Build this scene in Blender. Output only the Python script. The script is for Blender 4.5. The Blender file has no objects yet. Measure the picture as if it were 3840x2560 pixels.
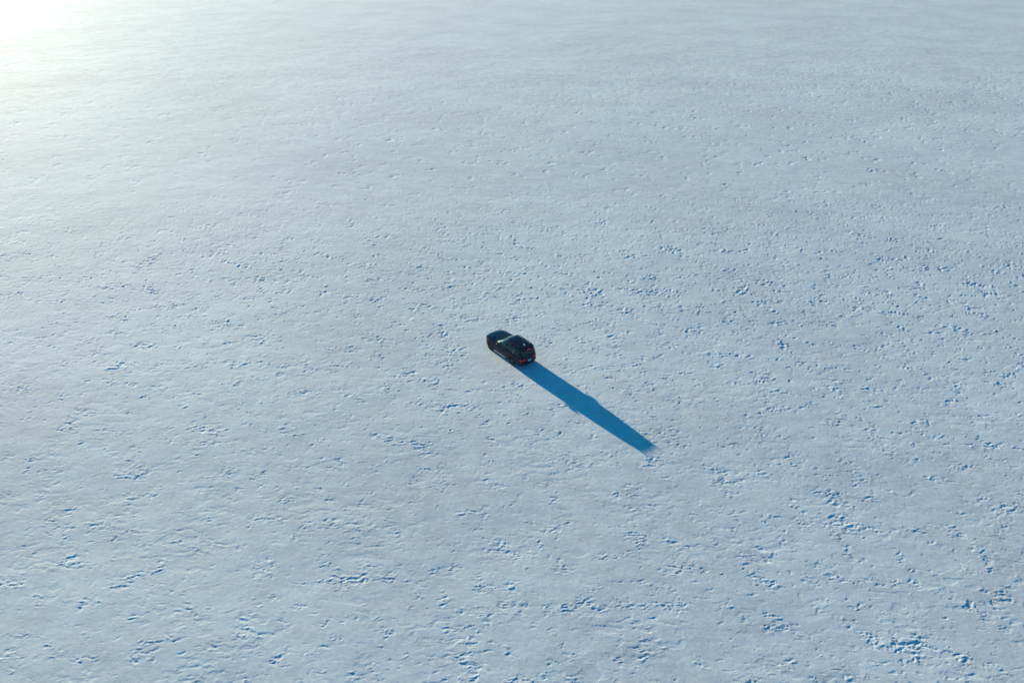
import bpy, math
import numpy as np
from mathutils import Matrix, Vector

# ------------------------------------------------------------------ camera, sky, sun, exposure
S = bpy.context.scene
COL = S.collection
CAM_H, PITCH, ROLL, FOC = 31.6, math.radians(31.7), math.radians(0.4), 0.689
SUN_AZ, SUN_EL = math.radians(128.4), math.radians(7.05)     # direction towards the sun, counted from +X

cam = bpy.data.cameras.new('camera')
cam.sensor_width = 36.0
cam.lens = FOC * 36.0
cam.clip_start, cam.clip_end = 0.5, 40000
co = bpy.data.objects.new('camera', cam)
COL.objects.link(co)
r0, u0 = Vector((1, 0, 0)), Vector((0, math.sin(PITCH), math.cos(PITCH)))
f0 = Vector((0, math.cos(PITCH), -math.sin(PITCH)))
rr = r0 * math.cos(ROLL) + u0 * math.sin(ROLL)
uu = u0 * math.cos(ROLL) - r0 * math.sin(ROLL)
co.matrix_world = Matrix(((rr.x, uu.x, -f0.x, 0), (rr.y, uu.y, -f0.y, 0), (rr.z, uu.z, -f0.z, CAM_H), (0, 0, 0, 1)))
S.camera = co

W = bpy.data.worlds.new('World')
S.world = W
W.use_nodes = True
wn = W.node_tree
bg = wn.nodes['Background']
sky = wn.nodes.new('ShaderNodeTexSky')
sky.sky_type = 'NISHITA'
sky.sun_disc = False
sky.sun_elevation = SUN_EL
sky.sun_rotation = math.pi / 2 - SUN_AZ
sky.air_density, sky.dust_density, sky.ozone_density = 1.0, 1.6, 5.0
tint = wn.nodes.new('ShaderNodeMix')
tint.data_type, tint.blend_type = 'RGBA', 'MULTIPLY'
tint.inputs[0].default_value = 1.0
tint.inputs[7].default_value = (0.05, 0.85, 0.86, 1)
wn.links.new(sky.outputs[0], tint.inputs[6])
wn.links.new(tint.outputs[2], bg.inputs[0])
bg.inputs[1].default_value = 0.110

sl = bpy.data.lights.new('sun', 'SUN')
sl.energy, sl.angle, sl.color = 5.0, math.radians(0.53), (1.0, 0.895, 0.64)
so = bpy.data.objects.new('sun', sl)
so.rotation_euler = Vector((-math.cos(SUN_AZ) * math.cos(SUN_EL), -math.sin(SUN_AZ) * math.cos(SUN_EL), -math.sin(SUN_EL))).to_track_quat('-Z', 'Y').to_euler()
so.location = (0, 0, 60)
COL.objects.link(so)

S.view_settings.view_transform = 'Standard'
S.view_settings.look = 'None'
S.view_settings.gamma = 1.0
S.view_settings.use_curve_mapping = False
S.view_settings.exposure = 1.26
S.cycles.max_bounces = 6
S.cycles.volume_bounces = 1
S.cycles.use_denoising = True
S.cycles.sample_clamp_indirect = 0.2
S.cycles.sample_clamp_direct = 1.0

# ------------------------------------------------------------------ materials
def mat(name, base, rough=0.5, metal=0.0, spec=0.5, coat=0.0, emit=None, estr=0.0):
    m = bpy.data.materials.new(name)
    m.use_nodes = True
    b = m.node_tree.nodes['Principled BSDF']
    b.inputs['Base Color'].default_value = (*base, 1)
    b.inputs['Roughness'].default_value = rough
    b.inputs['Metallic'].default_value = metal
    b.inputs['Specular IOR Level'].default_value = spec
    b.inputs['Coat Weight'].default_value = coat
    b.inputs['Coat Roughness'].default_value = 0.04
    if emit:
        b.inputs['Emission Color'].default_value = (*emit, 1)
        b.inputs['Emission Strength'].default_value = estr
    return m

class NT:
    def __init__(s, m):
        s.t = m.node_tree
        s.b = s.t.nodes['Principled BSDF']
        s.tc = s.t.nodes.new('ShaderNodeTexCoord')
    def noise(s, scale, detail=4, rough=0.5, stretch=None, dist=0.0):
        n = s.t.nodes.new('ShaderNodeTexNoise')
        n.inputs['Scale'].default_value = scale
        n.inputs['Detail'].default_value = detail
        n.inputs['Roughness'].default_value = rough
        n.inputs['Distortion'].default_value = dist
        if stretch:
            mp = s.t.nodes.new('ShaderNodeMapping')
            mp.inputs['Scale'].default_value = stretch[:3]
            mp.inputs['Rotation'].default_value = (0, 0, stretch[3])
            s.t.links.new(s.tc.outputs['Object'], mp.inputs[0])
            s.t.links.new(mp.outputs[0], n.inputs['Vector'])
        else:
            s.t.links.new(s.tc.outputs['Object'], n.inputs['Vector'])
        return n.outputs['Fac']
    def ramp(s, inp, stops):
        r = s.t.nodes.new('ShaderNodeValToRGB')
        el = r.color_ramp.elements
        while len(el) < len(stops):
            el.new(0.5)
        for e, (p, c) in zip(el, stops):
            e.position = p
            e.color = (*c, 1) if len(c) == 3 else c
        s.t.links.new(inp, r.inputs[0])
        return r.outputs[0]
    def mix(s, fac, a, b, mode='MIX'):
        n = s.t.nodes.new('ShaderNodeMix')
        n.data_type, n.blend_type = 'RGBA', mode
        for i, v in ((0, fac), (6, a), (7, b)):
            if isinstance(v, (int, float)):
                n.inputs[i].default_value = v
            elif isinstance(v, tuple):
                n.inputs[i].default_value = (*v, 1)
            else:
                s.t.links.new(v, n.inputs[i])
        return n.outputs[2]
    def bump(s, h, dist, strength=1.0, prev=None):
        n = s.t.nodes.new('ShaderNodeBump')
        n.inputs['Distance'].default_value = dist
        n.inputs['Strength'].default_value = strength
        s.t.links.new(h, n.inputs['Height'])
        if prev is not None:
            s.t.links.new(prev, n.inputs['Normal'])
        return n.outputs[0]
    def to(s, out, name):
        s.t.links.new(out, s.b.inputs[name])

g = (1, 1, 1)
M = {}
# wind-packed snow
m = M['snow'] = mat('snow', (0.84, 0.87, 0.90), 0.92, spec=1.0)
n = NT(m)
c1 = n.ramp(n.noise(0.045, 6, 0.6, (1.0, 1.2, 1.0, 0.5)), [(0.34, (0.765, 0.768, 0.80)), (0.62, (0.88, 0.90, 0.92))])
c2 = n.ramp(n.noise(0.55, 5, 0.6, (1.0, 1.6, 1.0, 0.2)), [(0.3, (0.84, 0.835, 0.84)), (0.62, g)])
c3 = n.ramp(n.noise(4.5, 5, 0.75), [(0.3, (0.77, 0.775, 0.80)), (0.66, g)])
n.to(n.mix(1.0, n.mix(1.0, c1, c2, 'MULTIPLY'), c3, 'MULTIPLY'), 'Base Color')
b1 = n.bump(n.noise(2.2, 6, 0.62, (1.0, 2.0, 1.0, 0.35)), 0.006)
b2 = n.bump(n.noise(9.0, 5, 0.72), 0.0055, 1.0, b1)
# beyond reach of the sheet's own relief the same broken crust goes on as relief of the surface
sep = n.t.nodes.new('ShaderNodeSeparateXYZ')
n.t.links.new(n.tc.outputs['Object'], sep.inputs[0])
mr_ = n.t.nodes.new('ShaderNodeMapRange')
for k_, v_ in ((1, 85.0), (2, 170.0), (3, 0.0), (4, 1.0)):
    mr_.inputs[k_].default_value = v_
n.t.links.new(sep.outputs[1], mr_.inputs[0])
pn = n.ramp(n.noise(1.1, 6, 0.65, (1.0, 1.9, 1.0, 0.15), 0.4), [(0.50, g), (0.60, (0, 0, 0))])
cm = n.ramp(n.noise(0.14, 3, 0.6), [(0.42, (0, 0, 0)), (0.60, g)])
far = n.mix(1.0, n.mix(1.0, pn, cm, 'MULTIPLY'), mr_.outputs[0], 'MULTIPLY')
b3 = n.bump(far, 0.036, 1.0, b2)
n.to(b3, 'Normal')

def dusty(name, base, rough, coat, amount):
    m = mat(name, base, rough, coat=coat)
    n = NT(m)
    sp = n.ramp(n.noise(60, 2, 0.5), [(0.62, (0, 0, 0)), (0.72, g)])
    pa = n.ramp(n.noise(3.0, 5, 0.6), [(0.42, (0, 0, 0)), (0.70, g)])
    f = n.mix(1.0, sp, pa, 'MULTIPLY')
    f = n.mix(1.0, f, (amount, amount, amount), 'MULTIPLY')
    n.b.inputs['Specular IOR Level'].default_value = 0.18
    n.b.inputs['Specular Tint'].default_value = (0.25, 0.58, 1.0, 1)
    n.to(n.mix(f, base, (0.32, 0.34, 0.36)), 'Base Color')
    return m
M['paint'] = dusty('black_paint', (0.0015, 0.009, 0.026), 0.14, 0.0, 0.25)
M['clad'] = dusty('black_plastic', (0.005, 0.007, 0.009), 0.4, 0.0, 0.05)
M['glass'] = mat('tinted_glass', (0.004, 0.008, 0.011), 0.05, spec=0.5)
M['fglass'] = mat('front_glass', (0.012, 0.020, 0.023), 0.12, spec=0.6)
for k_ in ('glass', 'fglass'):
    M[k_].node_tree.nodes['Principled BSDF'].inputs['Specular Tint'].default_value = (0.4, 0.68, 1.0, 1)
M['tyre'] = dusty('tyre_rubber', (0.012, 0.013, 0.014), 0.75, 0.0, 0.15)
M['rim'] = mat('black_alloy', (0.010, 0.012, 0.015), 0.3, 0.6)
M['steel'] = mat('bright_metal', (0.6, 0.62, 0.64), 0.3, 1.0)
M['red'] = mat('lit_red_lamp', (0.35, 0.01, 0.015), 0.2, emit=(1.0, 0.012, 0.03), estr=0.28)
M['dred'] = mat('red_reflector', (0.10, 0.004, 0.01), 0.25)
M['amber'] = mat('amber_lens', (0.85, 0.22, 0.05), 0.25)
M['lamp'] = mat('clear_lens', (0.55, 0.57, 0.6), 0.15)
M['plate'] = mat('white_plate', (0.72, 0.78, 0.80), 0.5)
M['ink'] = mat('blue_ink', (0.03, 0.10, 0.28), 0.6)
M['under'] = mat('underbody', (0.012, 0.012, 0.013), 0.8)
M['fin_glint'] = mat('antenna_painted_glint', (0.75, 0.76, 0.78), 0.3)  # sun glint on the fin painted in as its pale colour

# ------------------------------------------------------------------ ground: one sheet, finer where it lies nearer
rng = np.random.default_rng(7)
PERM = rng.permutation(4096).astype(np.int64)
ANG = rng.random(4096) * 2 * np.pi
GX, GY = np.cos(ANG).astype(np.float32), np.sin(ANG).astype(np.float32)

def gnoise(x, y, seed=0):
    x = x + seed * 17.31
    y = y - seed * 9.77
    xi, yi = np.floor(x), np.floor(y)
    fx, fy = (x - xi).astype(np.float32), (y - yi).astype(np.float32)
    xi, yi = xi.astype(np.int64), yi.astype(np.int64)
    u = fx * fx * fx * (fx * (fx * 6 - 15) + 10)
    v = fy * fy * fy * (fy * (fy * 6 - 15) + 10)
    def gr(a, b, dx, dy):
        h = PERM[(PERM[(xi + a) & 4095] + yi + b) & 4095]
        return GX[h] * dx + GY[h] * dy
    n00, n10 = gr(0, 0, fx, fy), gr(1, 0, fx - 1, fy)
    n01, n11 = gr(0, 1, fx, fy - 1), gr(1, 1, fx - 1, fy - 1)
    a = n00 + u * (n10 - n00)
    b = n01 + u * (n11 - n01)
    return (a + v * (b - a)) * 1.5

def fbm(x, y, oct=3, seed=0, gain=0.5):
    t, a = 0, 1.0
    for k in range(oct):
        t = t + a * gnoise(x * 2.03 ** k, y * 2.03 ** k, seed + k)
        a *= gain
    return t

def sst(a, b, x):
    t = np.clip((x - a) / (b - a), 0, 1)
    return t * t * (3 - 2 * t)

CAR_X, CAR_Y, CAR_YAW = 0.7, 48.2, math.radians(129.6)

def height(x, y):
    # slow swells of the snow
    h = 0.04 * fbm(x / 34, y / 30, 2, 1) * sst(260, 120, y) + 0.012 * fbm(x / 6.5, y / 5.0, 2, 5) * sst(190, 90, y)
    h = h + 0.0035 * fbm(x / 1.4, y / 0.9, 3, 9) * sst(130, 60, y)
    wx, wy = gnoise(x / 0.6, y / 0.6, 21), gnoise(x / 0.6, y / 0.6, 22)
    xx, yy = x + 0.20 * wx, y + 0.16 * wy
    near, far = sst(105, 62, y), sst(62, 105, y)
    # the crust lies thinner on the near side
    thick = 0.42 + 0.80 * sst(28, 70, y)
    # where the crust is broken: many small loose clusters a metre or two wide
    big = 0.10 * gnoise(x / 11, y / 9, 38)
    cl = fbm(x / 1.5, y / 1.1, 2, 31) + 0.7 * fbm(xx / 0.5, yy / 0.34, 2, 35) + big
    cl = np.maximum(cl - 0.08, fbm(x / 3.2, y / 1.9, 2, 33) + 0.7 * fbm(xx / 0.9, yy / 0.5, 2, 36) + big)
    cl = sst(0.36, 1.0, cl) * near
    p = fbm(xx / 0.48, yy / 0.17, 3, 41, 0.72)
    h = h - 0.029 * thick * sst(0.02, 0.34, p) * cl
    h = h + 0.020 * thick * cl * sst(0.05, 0.5, -p)
    h = h + 0.010 * thick * sst(0.0, 0.4, cl) * fbm(x / 0.16, y / 0.12, 2, 45)
    # farther out the broken places run wider
    cl2 = fbm(x / 3.4, y / 2.8, 2, 81) + 0.7 * fbm(x / 1.4, y / 1.0, 2, 85) + big
    cl2 = sst(0.34, 0.9, cl2) * far * sst(230, 130, y)
    p2 = fbm(x / 1.05, y / 0.50, 2, 91, 0.6)
    h = h - 0.042 * sst(0.02, 0.36, p2) * cl2
    # single scrapes and short steps in between
    d = fbm(xx / 0.75, yy / 0.22, 3, 51, 0.62)
    h = h - 0.020 * thick * near * sst(0.68, 0.95, d + 0.25 * gnoise(x / 5, y / 5, 55))
    # low wind steps
    st = fbm(xx / 1.1, yy / 0.45, 3, 61)
    h = h - 0.006 * sst(0.16, 0.28, st) * sst(-0.1, 0.3, gnoise(x / 4, y / 3, 65)) * sst(130, 70, y)
    # packed and level where the car stands
    c, s = math.cos(CAR_YAW), math.sin(CAR_YAW)
    lx = (x - CAR_X) * c + (y - CAR_Y) * s - 1.3
    ly = -(x - CAR_X) * s + (y - CAR_Y) * c
    q = np.sqrt((lx / 3.4) ** 2 + (ly / 1.8) ** 2)
    k = sst(0.85, 1.8, q)
    return h * k + 0.004 * (1 - k) * gnoise(x / 0.5, y / 0.5, 71)

def build_ground():
    fpx = FOC * 1024
    # rows of the sheet, closer together where the ground is near
    row = [-9000, -3000, -1000, -300, -100, -30, 0.0, 6.0, 10.0, 13.0]
    while row[-1] < 420:
        r = row[-1]
        row.append(r + 0.70 * (r * r + CAM_H ** 2) / (CAM_H * fpx))
    while row[-1] < 9000:
        row.append(row[-1] * 1.07)
    row = np.array(row)
    cols = np.linspace(-1, 1, 1180)
    side = np.array([0.002, 0.006, 0.02, 0.06, 0.2, 0.5, 1.0])
    wid = np.minimum(15 + 0.70 * np.maximum(row, 8), 6400)
    mid = wid[:, None] * cols[None, :]
    out = wid[:, None] + (9000 - wid)[:, None] * side[None, :]
    X = np.concatenate([-out[:, ::-1], mid, out], 1)
    Y = np.repeat(row[:, None], X.shape[1], 1)
    nr, na = X.shape
    R_ = np.hypot(X, Y)
    Z = height(X, Y) * sst(1200, 420, R_) * (np.abs(X) <= wid[:, None] + 1e-6)
    V = np.stack([X, Y, Z], -1).reshape(-1, 3)
    i = np.arange(nr - 1)[:, None] * na
    j = np.arange(na - 1)[None, :]
    Q = np.stack([i + j, i + j + 1, i + na + j + 1, i + na + j], -1).reshape(-1, 4)
    me = bpy.data.meshes.new('snow_ground')
    me.vertices.add(len(V))
    me.vertices.foreach_set('co', V.astype(np.float32).ravel())
    loops = Q.ravel().astype(np.int32)
    me.loops.add(len(loops))
    me.loops.foreach_set('vertex_index', loops)
    starts = (np.arange(len(Q)) * 4).astype(np.int32)
    me.polygons.add(len(starts))
    me.polygons.foreach_set('loop_start', starts)
    me.update(calc_edges=True)
    me.validate()
    me.shade_smooth()
    # faces must look up
    if me.polygons[len(Q) // 2].normal.z < 0:
        me.flip_normals()
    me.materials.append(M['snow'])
    o = bpy.data.objects.new('snow_ground', me)
    o['kind'] = 'structure'
    COL.objects.link(o)
    print('ground verts', len(V), 'rows', nr)
build_ground()

# ------------------------------------------------------------------ haze, added to stand in for veiling sun glare
def build_haze():
    s, zb, zt = 9500.0, -1.6, CAM_H + 2.0
    v = [(x, y, z) for z in (zb, zt) for x, y in ((-s, -s), (s, -s), (s, s), (-s, s))]
    f = [(3, 2, 1, 0), (4, 5, 6, 7), (0, 1, 5, 4), (1, 2, 6, 5), (2, 3, 7, 6), (3, 0, 4, 7)]
    me = bpy.data.meshes.new('haze')
    me.from_pydata(v, [], f)
    m = bpy.data.materials.new('haze')
    m.use_nodes = True
    t = m.node_tree
    t.nodes.remove(t.nodes['Principled BSDF'])
    pv = t.nodes.new('ShaderNodeVolumePrincipled')
    pv.inputs['Color'].default_value = (0.64, 0.74, 1.0, 1)
    pv.inputs['Density'].default_value = 0.00013
    pv.inputs['Anisotropy'].default_value = 0.55
    t.links.new(pv.outputs[0], t.nodes['Material Output'].inputs['Volume'])
    me.materials.append(m)
    o = bpy.data.objects.new('haze', me)
    o['kind'] = 'stuff'
    o['label'] = 'added pale haze standing in for veiling sun glare over the snow plain'
    o['category'] = 'haze'
    COL.objects.link(o)
HAZE = True
if HAZE:
    build_haze()

# ------------------------------------------------------------------ the car
CAR = bpy.data.objects.new('parked_car', None)
CAR.location = (CAR_X, CAR_Y, 0.0)
CAR.rotation_euler = (0, 0, CAR_YAW)
CAR['label'] = 'black boxy sport utility car with lit red tail lamps and roof rails on open snow'
CAR['category'] = 'car'
COL.objects.link(CAR)

def link(name, v, f, m, parent=CAR, smooth=True, loc=None, mirror=False):
    me = bpy.data.meshes.new(name)
    v = [tuple(map(float, p)) for p in v]
    if mirror:
        v = [(x, -y, z) for x, y, z in v]
        f = [tuple(reversed(q)) for q in f]
    me.from_pydata(v, [], f)
    me.update()
    if smooth:
        me.shade_smooth()
        me.set_sharp_from_angle(angle=math.radians(38))
    me.materials.append(M[m])
    o = bpy.data.objects.new(name, me)
    o.parent = parent
    if loc:
        o.location = loc
    COL.objects.link(o)
    return o

def tab(rows, soft=0.035):
    rows = np.array(rows, float)
    def f(z):
        z = np.asarray(z, float)
        return [np.mean([np.interp(z + d, rows[:, 0], rows[:, k]) for d in (-soft, -soft / 2, 0, soft / 2, soft)], axis=0) for k in range(1, rows.shape[1])]
    return f
# height: front end, rear end, half width
LOW = tab([(.20, 3.44, -.96, .85), (.26, 3.52, -1.00, .87), (.36, 3.63, -1.09, .915), (.50, 3.69, -1.12, .94), (.70, 3.71, -1.12, .95),
           (.85, 3.70, -1.105, .946), (.98, 3.66, -1.075, .936), (1.06, 3.58, -1.05, .922), (1.14, 3.40, -1.03, .90)])
GRN = tab([(1.08, 2.24, -1.035, .893), (1.20, 2.06, -1.00, .868), (1.35, 1.81, -.965, .812), (1.50, 1.53, -.925, .748), (1.60, 1.34, -.895, .692), (1.66, 1.19, -.865, .64)])

def se_y(L, x, z, nf, nr):
    xf, xr, b = L(z)
    xc, a = (xf + xr) / 2, (xf - xr) / 2
    t = np.clip((x - xc) / a, -1, 1)
    n = np.where(t > 0, nf, nr)
    return b * np.maximum(1 - np.abs(t) ** n, 1e-6) ** (1 / n)
def se_x(L, y, z, n, front):
    xf, xr, b = L(z)
    xc, a = (xf + xr) / 2, (xf - xr) / 2
    e = np.maximum(1 - np.clip(np.abs(y) / b, 0, 1) ** n, 1e-6) ** (1 / n)
    return xc + a * e if front else xc - a * e
NF, NR, GF, GR = 6.0, 6.5, 6.0, 7.0
low_side = lambda x, z: np.array([x, float(se_y(LOW, x, z, NF, NR)), z])
grn_side = lambda x, z: np.array([x, float(se_y(GRN, x, z, GF, GR)), z])
low_rear = lambda y, z: np.array([float(se_x(LOW, y, z, NR, False)), y, z])
low_front = lambda y, z: np.array([float(se_x(LOW, y, z, NF, True)), y, z])
grn_rear = lambda y, z: np.array([float(se_x(GRN, y, z, GR, False)), y, z])
grn_front = lambda y, z: np.array([float(se_x(GRN, y, z, GF, True)), y, z])
def ztop(x):
    return float(np.interp(x, [-1.2, 1.9, 2.2, 3.0, 3.5, 3.75], [1.13, 1.13, 1.115, 1.075, 1.02, 0.985]))
def deck(x, j):
    z = ztop(x)
    y = float(se_y(LOW, x, z, NF, NR)) * j
    return np.array([x, y, z + 0.035 * (1 - abs(j) ** 3)])
RA, WZ, XF, XR = 0.435, 0.37, 2.815, 0.0
def zlow(x):
    z = 0.27 + 0.03 * (x > 2.9)
    for xw in (XF, XR):
        d = abs(x - xw)
        if d < RA:
            z = max(z, WZ + math.sqrt(RA * RA - d * d))
    return z

def ring(L, th, z, nf, nr):
    xf, xr, b = [float(k) for k in L(z)]
    c, s = math.cos(th), math.sin(th)
    n = nf if c > 0 else nr
    xc, a = (xf + xr) / 2, (xf - xr) / 2
    return np.array([xc + a * math.copysign(abs(c) ** (2 / n), c), b * math.copysign(abs(s) ** (2 / n), s), z])

def ring_thetas(L, z, nf, nr, count):
    th = np.linspace(0, math.pi, 4000)
    p = np.array([ring(L, t, z, nf, nr) for t in th])
    d = np.concatenate([[0], np.cumsum(np.linalg.norm(np.diff(p, axis=0), axis=1))])
    half = np.interp(np.linspace(0, d[-1], count), d, th)
    return np.concatenate([half, -half[1:-1][::-1]])

def grid_faces(nu, nv, wrap=False):
    f = []
    for i in range(nu if wrap else nu - 1):
        for j in range(nv - 1):
            a, b = i * nv + j, ((i + 1) % nu) * nv + j
            f.append((a, a + 1, b + 1, b))
    return f

def patch(name, fn, us, vs, off, m, parent=CAR, flip=False, depth=0.012, mirror=False, outward=None):
    """A panel lying on a surface fn(u, v): proud by off, with turned-in edges."""
    us, vs = list(us), list(vs)
    e = 1e-3
    out, inn = [], []
    for u in us:
        for v in vs:
            a, b = (u, v)
            p = fn(a, b)
            n = np.cross(fn(a + e, b) - p, fn(a, b + e) - p)
            n = n / (np.linalg.norm(n) + 1e-12)
            if outward is not None and np.dot(n, outward) < 0:
                n = -n
            out.append(p + n * off)
            inn.append(p + n * (off - depth))
    nu, nv = len(us), len(vs)
    f = grid_faces(nu, nv)
    p0, p1, p2 = out[f[0][0]], out[f[0][1]], out[f[0][2]]
    if outward is not None and np.dot(np.cross(p1 - p0, p2 - p0), outward) < 0:
        f = [tuple(reversed(q)) for q in f]
        rev = True
    else:
        rev = False
    N = nu * nv
    rim = [i * nv for i in range(nu)] + [(nu - 1) * nv + j for j in range(1, nv)] + [i * nv + nv - 1 for i in range(nu - 2, -1, -1)] + [j for j in range(nv - 2, 0, -1)]
    sk = []
    for k in range(len(rim)):
        a, b = rim[k], rim[(k + 1) % len(rim)]
        q = (a, b, b + N, a + N)
        sk.append(q if not rev else tuple(reversed(q)))
    return link(name, out + inn, f + sk, m, parent, mirror=mirror)

def box(name, c, s, m, parent=CAR, bev=0.0, mirror=False, rot=None):
    """A box with cut edges and corners."""
    hx, hy, hz = s[0] / 2, s[1] / 2, s[2] / 2
    b = min(bev, hx * .9, hy * .9, hz * .9)
    v, f = [], []
    if b <= 0:
        v = [(x, y, z) for z in (-hz, hz) for x, y in ((-hx, -hy), (hx, -hy), (hx, hy), (-hx, hy))]
        f = [(3, 2, 1, 0), (4, 5, 6, 7), (0, 1, 5, 4), (1, 2, 6, 5), (2, 3, 7, 6), (3, 0, 4, 7)]
    else:
        def loop(dx, dy, z):
            return [(-dx + b, -dy, z), (dx - b, -dy, z), (dx, -dy + b, z), (dx, dy - b, z), (dx - b, dy, z), (-dx + b, dy, z), (-dx, dy - b, z), (-dx, -dy + b, z)]
        hb = b * .98
        for dx, dy, z in ((hx - hb, hy - hb, -hz), (hx, hy, -hz + b), (hx, hy, hz - b), (hx - hb, hy - hb, hz)):
            bb = b
            if dx < hx:
                b2 = b
                b = min(b, dx * .8, dy * .8)
                v += loop(dx, dy, z)
                b = b2
            else:
                v += loop(dx, dy, z)
        for k in range(3):
            for i in range(8):
                f.append((k * 8 + i, k * 8 + (i + 1) % 8, k * 8 + 8 + (i + 1) % 8, k * 8 + 8 + i))
        f += [tuple(range(7, -1, -1)), tuple(range(24, 32))]
    Rm = rot if rot is not None else Matrix.Identity(3)
    v = [tuple(Rm @ Vector(p) + Vector(c)) for p in v]
    return link(name, v, f, m, parent, mirror=mirror)

def tube(pts, rad, seg=8, closed_ends=True):
    v, f = [], []
    P = [Vector(p) for p in pts]
    for i, p in enumerate(P):
        d = (P[min(i + 1, len(P) - 1)] - P[max(i - 1, 0)]).normalized()
        up = Vector((0, 0, 1)) if abs(d.z) < .9 else Vector((1, 0, 0))
        s = d.cross(up).normalized()
        t = s.cross(d)
        r = rad[i] if isinstance(rad, (list, tuple)) else rad
        for k in range(seg):
            a = 2 * math.pi * k / seg
            v.append(tuple(p + (s * math.cos(a) + t * math.sin(a)) * r))
    for i in range(len(P) - 1):
        for k in range(seg):
            f.append((i * seg + k, i * seg + (k + 1) % seg, (i + 1) * seg + (k + 1) % seg, (i + 1) * seg + k))
    if closed_ends:
        f += [tuple(range(seg - 1, -1, -1)), tuple((len(P) - 1) * seg + k for k in range(seg))]
    return v, f

L = np.linspace
# --- body shell (below the belt line) with wheel openings and top deck
TH = ring_thetas(LOW, 0.7, NF, NR, 150)
NV = 18
v = []
for th in TH:
    x0 = ring(LOW, th, 0.7, NF, NR)[0]
    zl, zt = zlow(x0), ztop(x0)
    for k in range(NV):
        v.append(ring(LOW, th, zl + (zt - zl) * k / (NV - 1), NF, NR))
f = grid_faces(len(TH), NV, True)
n0 = len(v)
xs = np.concatenate([L(-1.025, -.9, 6), L(-.85, 3.2, 60), L(3.25, 3.62, 16)])
for x in xs:
    for j in L(-1, 1, 17):
        v.append(deck(x, j))
f += [tuple(n0 + q for q in t) for t in grid_faces(len(xs), 17)]
body = link('body', v, [tuple(reversed(t)) for t in f], 'paint')

# --- cabin shell and roof
TG = ring_thetas(GRN, 1.35, GF, GR, 110)
v = [ring(GRN, th, z, GF, GR) for th in TG for z in L(1.09, 1.655, 14)]
cabin = link('cabin_frame', v, [tuple(reversed(t)) for t in grid_faces(len(TG), 14, True)], 'paint')
ZR = 1.655
def roof(x, j):
    y = float(se_y(GRN, x, ZR, GF, GR)) * j
    lx = (x - .16) / 1.05
    return np.array([x, y, ZR - .004 + .068 * (1 - abs(j) ** 3.2) * max(0, 1 - abs(lx) ** 4) ** .8])
xs = np.concatenate([L(-.868, -.6, 10), L(-.55, .9, 20), L(.95, 1.187, 10)])
roof_o = link('roof', [roof(x, j) for x in xs for j in L(-1, 1, 25)], [tuple(reversed(t)) for t in grid_faces(len(xs), 25)], 'paint')
for y in (-.42, -.21, 0.0, .21, .42):
    yb = float(se_y(GRN, 0.2, ZR, GF, GR))
    pts = [roof(x, y / yb) + np.array([0, 0, -.004 if i in (0, 12) else .007]) for i, x in enumerate(L(.78, -.52, 13))]
    link('roof_rib', *tube(pts, .016, 6), 'paint', roof_o)

# --- hood
def hood(x, j):
    p = deck(x, j)
    p[2] += .022 * float(sst(.80, .68, abs(j))) * float(sst(3.56, 3.3, x))
    return p
hood_o = patch('hood', hood, L(2.16, 3.53, 24), L(-.92, .92, 41), .007, 'paint', outward=(0, 0, 1))
box('cowl_panel', (2.10, 0, 1.145), (.20, 1.42, .05), 'clad', bev=.02)

# --- glass on the ends of the cabin
ws = patch('windshield', grn_front, L(-.735, .735, 31), L(1.155, 1.625, 12), .006, 'fglass', outward=(1, 0, .6))
for s in (-1, 1):
    pts = [grn_front(s * t, 1.17) + np.array([.03, 0, .012]) for t in L(.08, .58, 7)]
    link('wiper', *tube(pts, .010, 6), 'clad', ws)
rw = patch('rear_window', grn_rear, L(-.70, .70, 27), L(1.15, 1.54, 9), .006, 'glass', outward=(-1, 0, .2))
link('wiper', *tube([grn_rear(0, 1.53) + np.array([-.03, 0, 0]), grn_rear(.12, 1.46) + np.array([-.035, 0, 0]), grn_rear(.38, 1.40) + np.array([-.03, 0, 0])], .010, 6), 'clad', rw)

# --- spoiler over the rear window, with the third brake lamp
v = []
for y in L(-.66, .66, 21):
    e = (1 - abs(y / .70) ** 5)
    zr = roof(-.70, y / .70 * .98)[2]
    xr = -.985 * e ** .12
    v += [(-.66, y, zr + .004), (-.84, y, zr + .004), (xr, y, 1.632), (xr - .006, y, 1.600), (xr + .05, y, 1.578), (-.84, y, 1.60)]
f = []
for i in range(20):
    for k in range(5):
        f.append((i * 6 + k, i * 6 + k + 1, i * 6 + 7 + k, i * 6 + 6 + k))
f += [tuple(range(5, -1, -1)), tuple(range(120, 126))]
sp = link('spoiler', v, [tuple(reversed(t)) for t in f], 'paint')
box('brake_lamp', (-.998, 0, 1.612), (.02, .30, .026), 'red', sp, .004)
# shark-fin antenna
link('antenna', [(-.30, -.03, 1.715), (-.30, .03, 1.715), (-.54, .035, 1.712), (-.54, -.035, 1.712), (-.42, -.022, 1.765), (-.42, .022, 1.765), (-.53, .012, 1.80), (-.53, -.012, 1.80), (-.48, 0, 1.797)],
     [(0, 4, 5, 1), (4, 8, 5), (4, 7, 8), (8, 6, 5), (7, 6, 8), (1, 5, 6, 2), (0, 3, 7, 4), (3, 2, 6, 7)], 'fin_glint', smooth=False)

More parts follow.
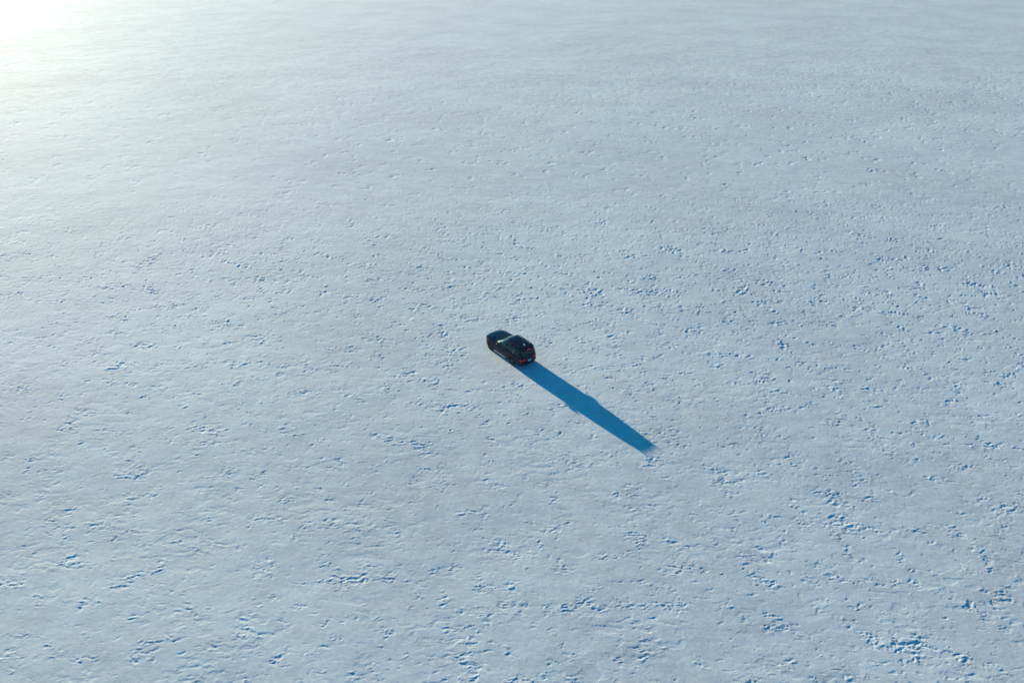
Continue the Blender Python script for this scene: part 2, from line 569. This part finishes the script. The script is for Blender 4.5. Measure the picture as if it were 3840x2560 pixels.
# --- both sides
for s in (1, -1):
    mi = s < 0
    # doors
    def rear_edge(z):
        if z < .84:
            return math.sqrt(max(0, .49 ** 2 - (z - WZ) ** 2)) + .012
        return .15 - (z - .84) * .75
    def fdoor(u, w):
        z = .33 + w * (1.105 - .33)
        return low_side(.86 + u * (1.06 - .05 * w + .06 * (1 - w)), z)
    def rdoor(u, w):
        z = .33 + w * (1.105 - .33)
        xr = rear_edge(z)
        return low_side(xr + u * (.848 - xr), z)
    df = patch('door', fdoor, L(0, 1, 18), L(0, 1, 18), .005, 'paint', mirror=mi, outward=(0, 1, 0))
    dr = patch('door', rdoor, L(0, 1, 18), L(0, 1, 18), .005, 'paint', mirror=mi, outward=(0, 1, 0))
    # door glass
    def fwin(u, w):
        z = 1.155 + w * .415
        return grn_side(.875 + u * (1.82 - 1.05 * (z - 1.155) - .875), z)
    def rwin(u, w):
        z = 1.155 + w * .415
        return grn_side(-.10 + u * .87, z)
    def qwin(u, w):
        z = 1.16 + w * .40
        return grn_side(-.84 + .06 * w + u * (.64 - .06 * w), z)
    for nm, fn, par, mt in (('window', fwin, df, 'fglass'), ('window', rwin, dr, 'glass'), ('quarter_window', qwin, CAR, 'glass')):
        patch(nm, fn, L(0, 1, 16), L(0, 1, 9), .006, mt, par, mirror=mi, outward=(0, 1, .4))
    # belt trims, and a bright upright added behind rear door glass as sun glint
    for nm, a, b, par in (('belt_trim', .87, 1.90, df), ('belt_trim', -.12, .84, dr)):
        pts = [grn_side(x, 1.135) + np.array([0, .012, 0]) for x in L(a, b, 12)]
        link(nm, *tube(pts, .009, 6), 'rim', par, mirror=mi)
    pts = [grn_side(-.115 - .0 * t, z) + np.array([.0, .016, .006]) for t, z in zip(L(0, 1, 8), L(1.16, 1.56, 8))]
    link('glint_strip', *tube(pts, .012, 8), 'steel', dr, mirror=mi)
    # handles
    for x, par in ((1.00, df), (.10, dr)):
        p = low_side(x, .98)
        box('handle', (x, p[1] + .022, .98), (.21, .028, .032), 'paint', par, .010, mirror=mi)
    # roof rail with feet
    pts = [(1.02, .585, 1.70), (.95, .592, 1.752)] + [(x, .598 - .012 * ((x - .15) / .8) ** 2, 1.765) for x in L(.85, -.55, 8)] + [(-.66, .588, 1.748), (-.74, .58, 1.69)]
    rl = link('roof_rail', *tube(pts, [.022] + [.026] * 10 + [.022], 10), 'clad', mirror=mi)
    for x in (.94, .15, -.64):
        box('rail_foot', (x, .592, 1.72), (.11, .04, .07), 'clad', rl, .012, mirror=mi)
    # wheel-arch flares and sill
    for xw in (XF, XR):
        def flare(u, w):
            ph = math.radians(-14) + u * math.radians(208)
            r = .425 + w * .085
            x, z = xw + r * math.cos(ph), WZ + r * math.sin(ph)
            return low_side(x, max(z, .24)) + np.array([0, .0, 0])
        patch('wheel_arch', flare, L(0, 1, 30), L(0, 1, 4), .022, 'clad', depth=.05, mirror=mi, outward=(0, 1, 0))
    def sill(u, w):
        return low_side(.45 + u * 1.91, .245 + w * .10)
    patch('sill', sill, L(0, 1, 16), L(0, 1, 4), .016, 'clad', depth=.04, mirror=mi, outward=(0, 1, 0))
    # mirror
    q = box('side_mirror', (1.70, 1.045, 1.165), (.15, .22, .165), 'paint', bev=.045, mirror=mi)
    box('mirror_arm', (1.70, .915, 1.115), (.09, .12, .05), 'clad', q, .015, mirror=mi)
    box('mirror_glass', (1.623, 1.045, 1.168), (.006, .165, .115), 'glass', q, .002, mirror=mi)
    # tail lamp: a bar with an upright at each end
    tl = None
    v, f = [], []
    def add(y0, y1, z0, z1, ny, off):
        base = len(v)
        for y in L(y0, y1, ny):
            for z, o in ((z0, off * .3), (z0 + .006, off), (z1 - .006, off), (z1, off * .3)):
                p = low_rear(y, z)
                v.append((p[0] - o, p[1] + (o * .6 if y > .75 else 0), z))
        for i in range(ny - 1):
            for k in range(3):
                a = base + i * 4 + k
                f.append((a, a + 1, a + 5, a + 4))
        f.append(tuple(base + k for k in (3, 2, 1, 0)))
        f.append(tuple(base + (ny - 1) * 4 + k for k in range(4)))
    add(.50, .80, .787, .813, 12, .016)
    add(.465, .50, .760, .840, 3, .018)
    add(.80, .830, .760, .840, 3, .018)
    link('tail_lamp', v, f, 'red', mirror=mi)
    patch('reflector', low_rear, L(.52, .84, 12), L(.535, .565, 3), .012, 'dred', mirror=mi, outward=(-1, .3, 0))
    # headlamp and side marker
    patch('headlamp', low_front, L(.44, .82, 12), L(.76, .90, 5), .010, 'lamp', mirror=mi, outward=(1, .3, 0))
    patch('side_marker', low_side, L(3.33, 3.45, 6), L(.74, .82, 4), .012, 'amber', mirror=mi, outward=(.3, 1, 0))
    patch('fender', low_side, L(1.96, 3.34, 28), L(.86, 1.02, 6), .005, 'paint', mirror=mi, outward=(0, 1, 0))

# --- rear panels
tg = patch('tailgate', low_rear, L(-.73, .73, 27), L(.66, 1.11, 12), .006, 'paint', outward=(-1, 0, 0))
rb = patch('rear_bumper', low_rear, L(-.82, .82, 31), L(.27, .63, 10), .010, 'clad', outward=(-1, 0, 0))
link('skid_plate', *tube([(-1.10, y, .33) for y in L(-.42, .42, 5)], .045, 8), 'rim', rb)
px = float(low_rear(0, .655)[0]) - .022
pl = box('number_plate', (px, 0, .655), (.012, .31, .155), 'plate', bev=.004)
# rows of small blue figures (too small in the photo to be read)
gx, widths = .105, [.012, .026, .026, .030, .028, .026]
for k, wd in enumerate(widths):
    if k == 0:
        box('plate_figure', (px - .0075, gx, .652), (.003, .014, .066), 'ink', pl)
        box('plate_figure', (px - .0075, gx - .018, .625), (.003, .02, .013), 'ink', pl)
    else:
        yy = gx - .040 * k
        box('plate_figure', (px - .0075, yy, .674), (.003, wd, .012), 'ink', pl)
        box('plate_figure', (px - .0075, yy, .630), (.003, wd, .012), 'ink', pl)
        box('plate_figure', (px - .0075, yy - wd * .42, .652), (.003, .008, .030), 'ink', pl)

# --- front panels
patch('grille', low_front, L(-.44, .44, 21), L(.58, .92, 8), .008, 'clad', outward=(1, 0, 0))
patch('front_bumper', low_front, L(-.78, .78, 31), L(.29, .56, 8), .010, 'clad', outward=(1, 0, 0))

# --- underbody
box('underbody', (1.32, 0, .40), (4.3, 1.20, .30), 'under', bev=.04)

# --- wheels
def lathe(prof, seg=36):
    v, f = [], []
    for k in range(seg):
        a = 2 * math.pi * k / seg
        for y, r in prof:
            v.append((r * math.cos(a), y, r * math.sin(a)))
    n_ = len(prof)
    for k in range(seg):
        for j in range(n_ - 1):
            a, b = k * n_ + j, ((k + 1) % seg) * n_ + j
            f.append((a, b, b + 1, a + 1))
    return v, f
TP = [(.10, .245), (.122, .262), (.128, .30), (.122, .345), (.100, .366), (.05, .372), (-.05, .372), (-.10, .366), (-.122, .345), (-.128, .30), (-.12, .262), (-.10, .245)]
RP = [(-.10, .246), (.0, .215), (.09, .225), (.112, .246), (.118, .258), (.105, .262), (-.10, .262)]
def rim_mesh():
    v, f = lathe(RP, 36)
    hv, hf = lathe([(.0, .001), (.0, .06), (.085, .062), (.10, .05), (.102, .001)], 18)
    b = len(v)
    v += hv
    f += [tuple(b + k for k in q) for q in hf]
    dv, df_ = lathe([(-.02, .0), (-.02, .215)], 24)
    b = len(v)
    v += dv
    f += [tuple(b + k for k in q) for q in df_]
    for k in range(5):
        for da in (-.16, .16):
            a = 2 * math.pi * k / 5 + math.pi / 2
            b = len(v)
            for r, w_, y0, y1, off in ((.045, .022, .05, .098, da * .35), (.14, .019, .06, .104, da * .8), (.235, .024, .075, .108, da)):
                ca, sa = math.cos(a + off), math.sin(a + off)
                for t, yy in ((-w_, y0), (w_, y0), (w_, y1), (-w_, y1)):
                    v.append((r * ca - t * sa, yy, r * sa + t * ca))
            for i in range(2):
                for q in range(4):
                    f.append((b + i * 4 + q, b + i * 4 + (q + 1) % 4, b + i * 4 + 4 + (q + 1) % 4, b + i * 4 + 4 + q))
    return v, f
tv, tf = lathe(TP, 44)
rv, rf = rim_mesh()
proto = None
for xw in (XF, XR):
    for s in (1, -1):
        wroot = bpy.data.objects.new('wheel', None)
        wroot.parent = CAR
        wroot.location = (xw, s * .815, WZ - .008)
        wroot.rotation_euler = (0, .35 + xw, 0 if s > 0 else math.pi)
        COL.objects.link(wroot)
        if proto is None:
            t_ = link('tyre', tv, tf, 'tyre', wroot)
            r_ = link('rim', rv, rf, 'rim', wroot)
            hv, hf = lathe([(.103, .001), (.104, .03), (.10, .034)], 14)
            h_ = link('hub_cap', hv, hf, 'steel', wroot)
            proto = (t_, r_, h_)
        else:
            for p in proto:
                c = p.copy()
                c.parent = wroot
                COL.objects.link(c)
        # dark liner of the wheel well
        lv, lf = [], []
        for k in range(19):
            a = math.radians(-8 + 196 * k / 18)
            for y in (.60, .925):
                lv.append((xw + .45 * math.cos(a), y, WZ + .45 * math.sin(a)))
        lf = grid_faces(19, 2)
        lv.append((xw, .60, WZ))
        lf += [(38, k * 2, k * 2 + 2) for k in range(18)]
        link('wheel_well', lv, lf, 'under', mirror=s < 0)
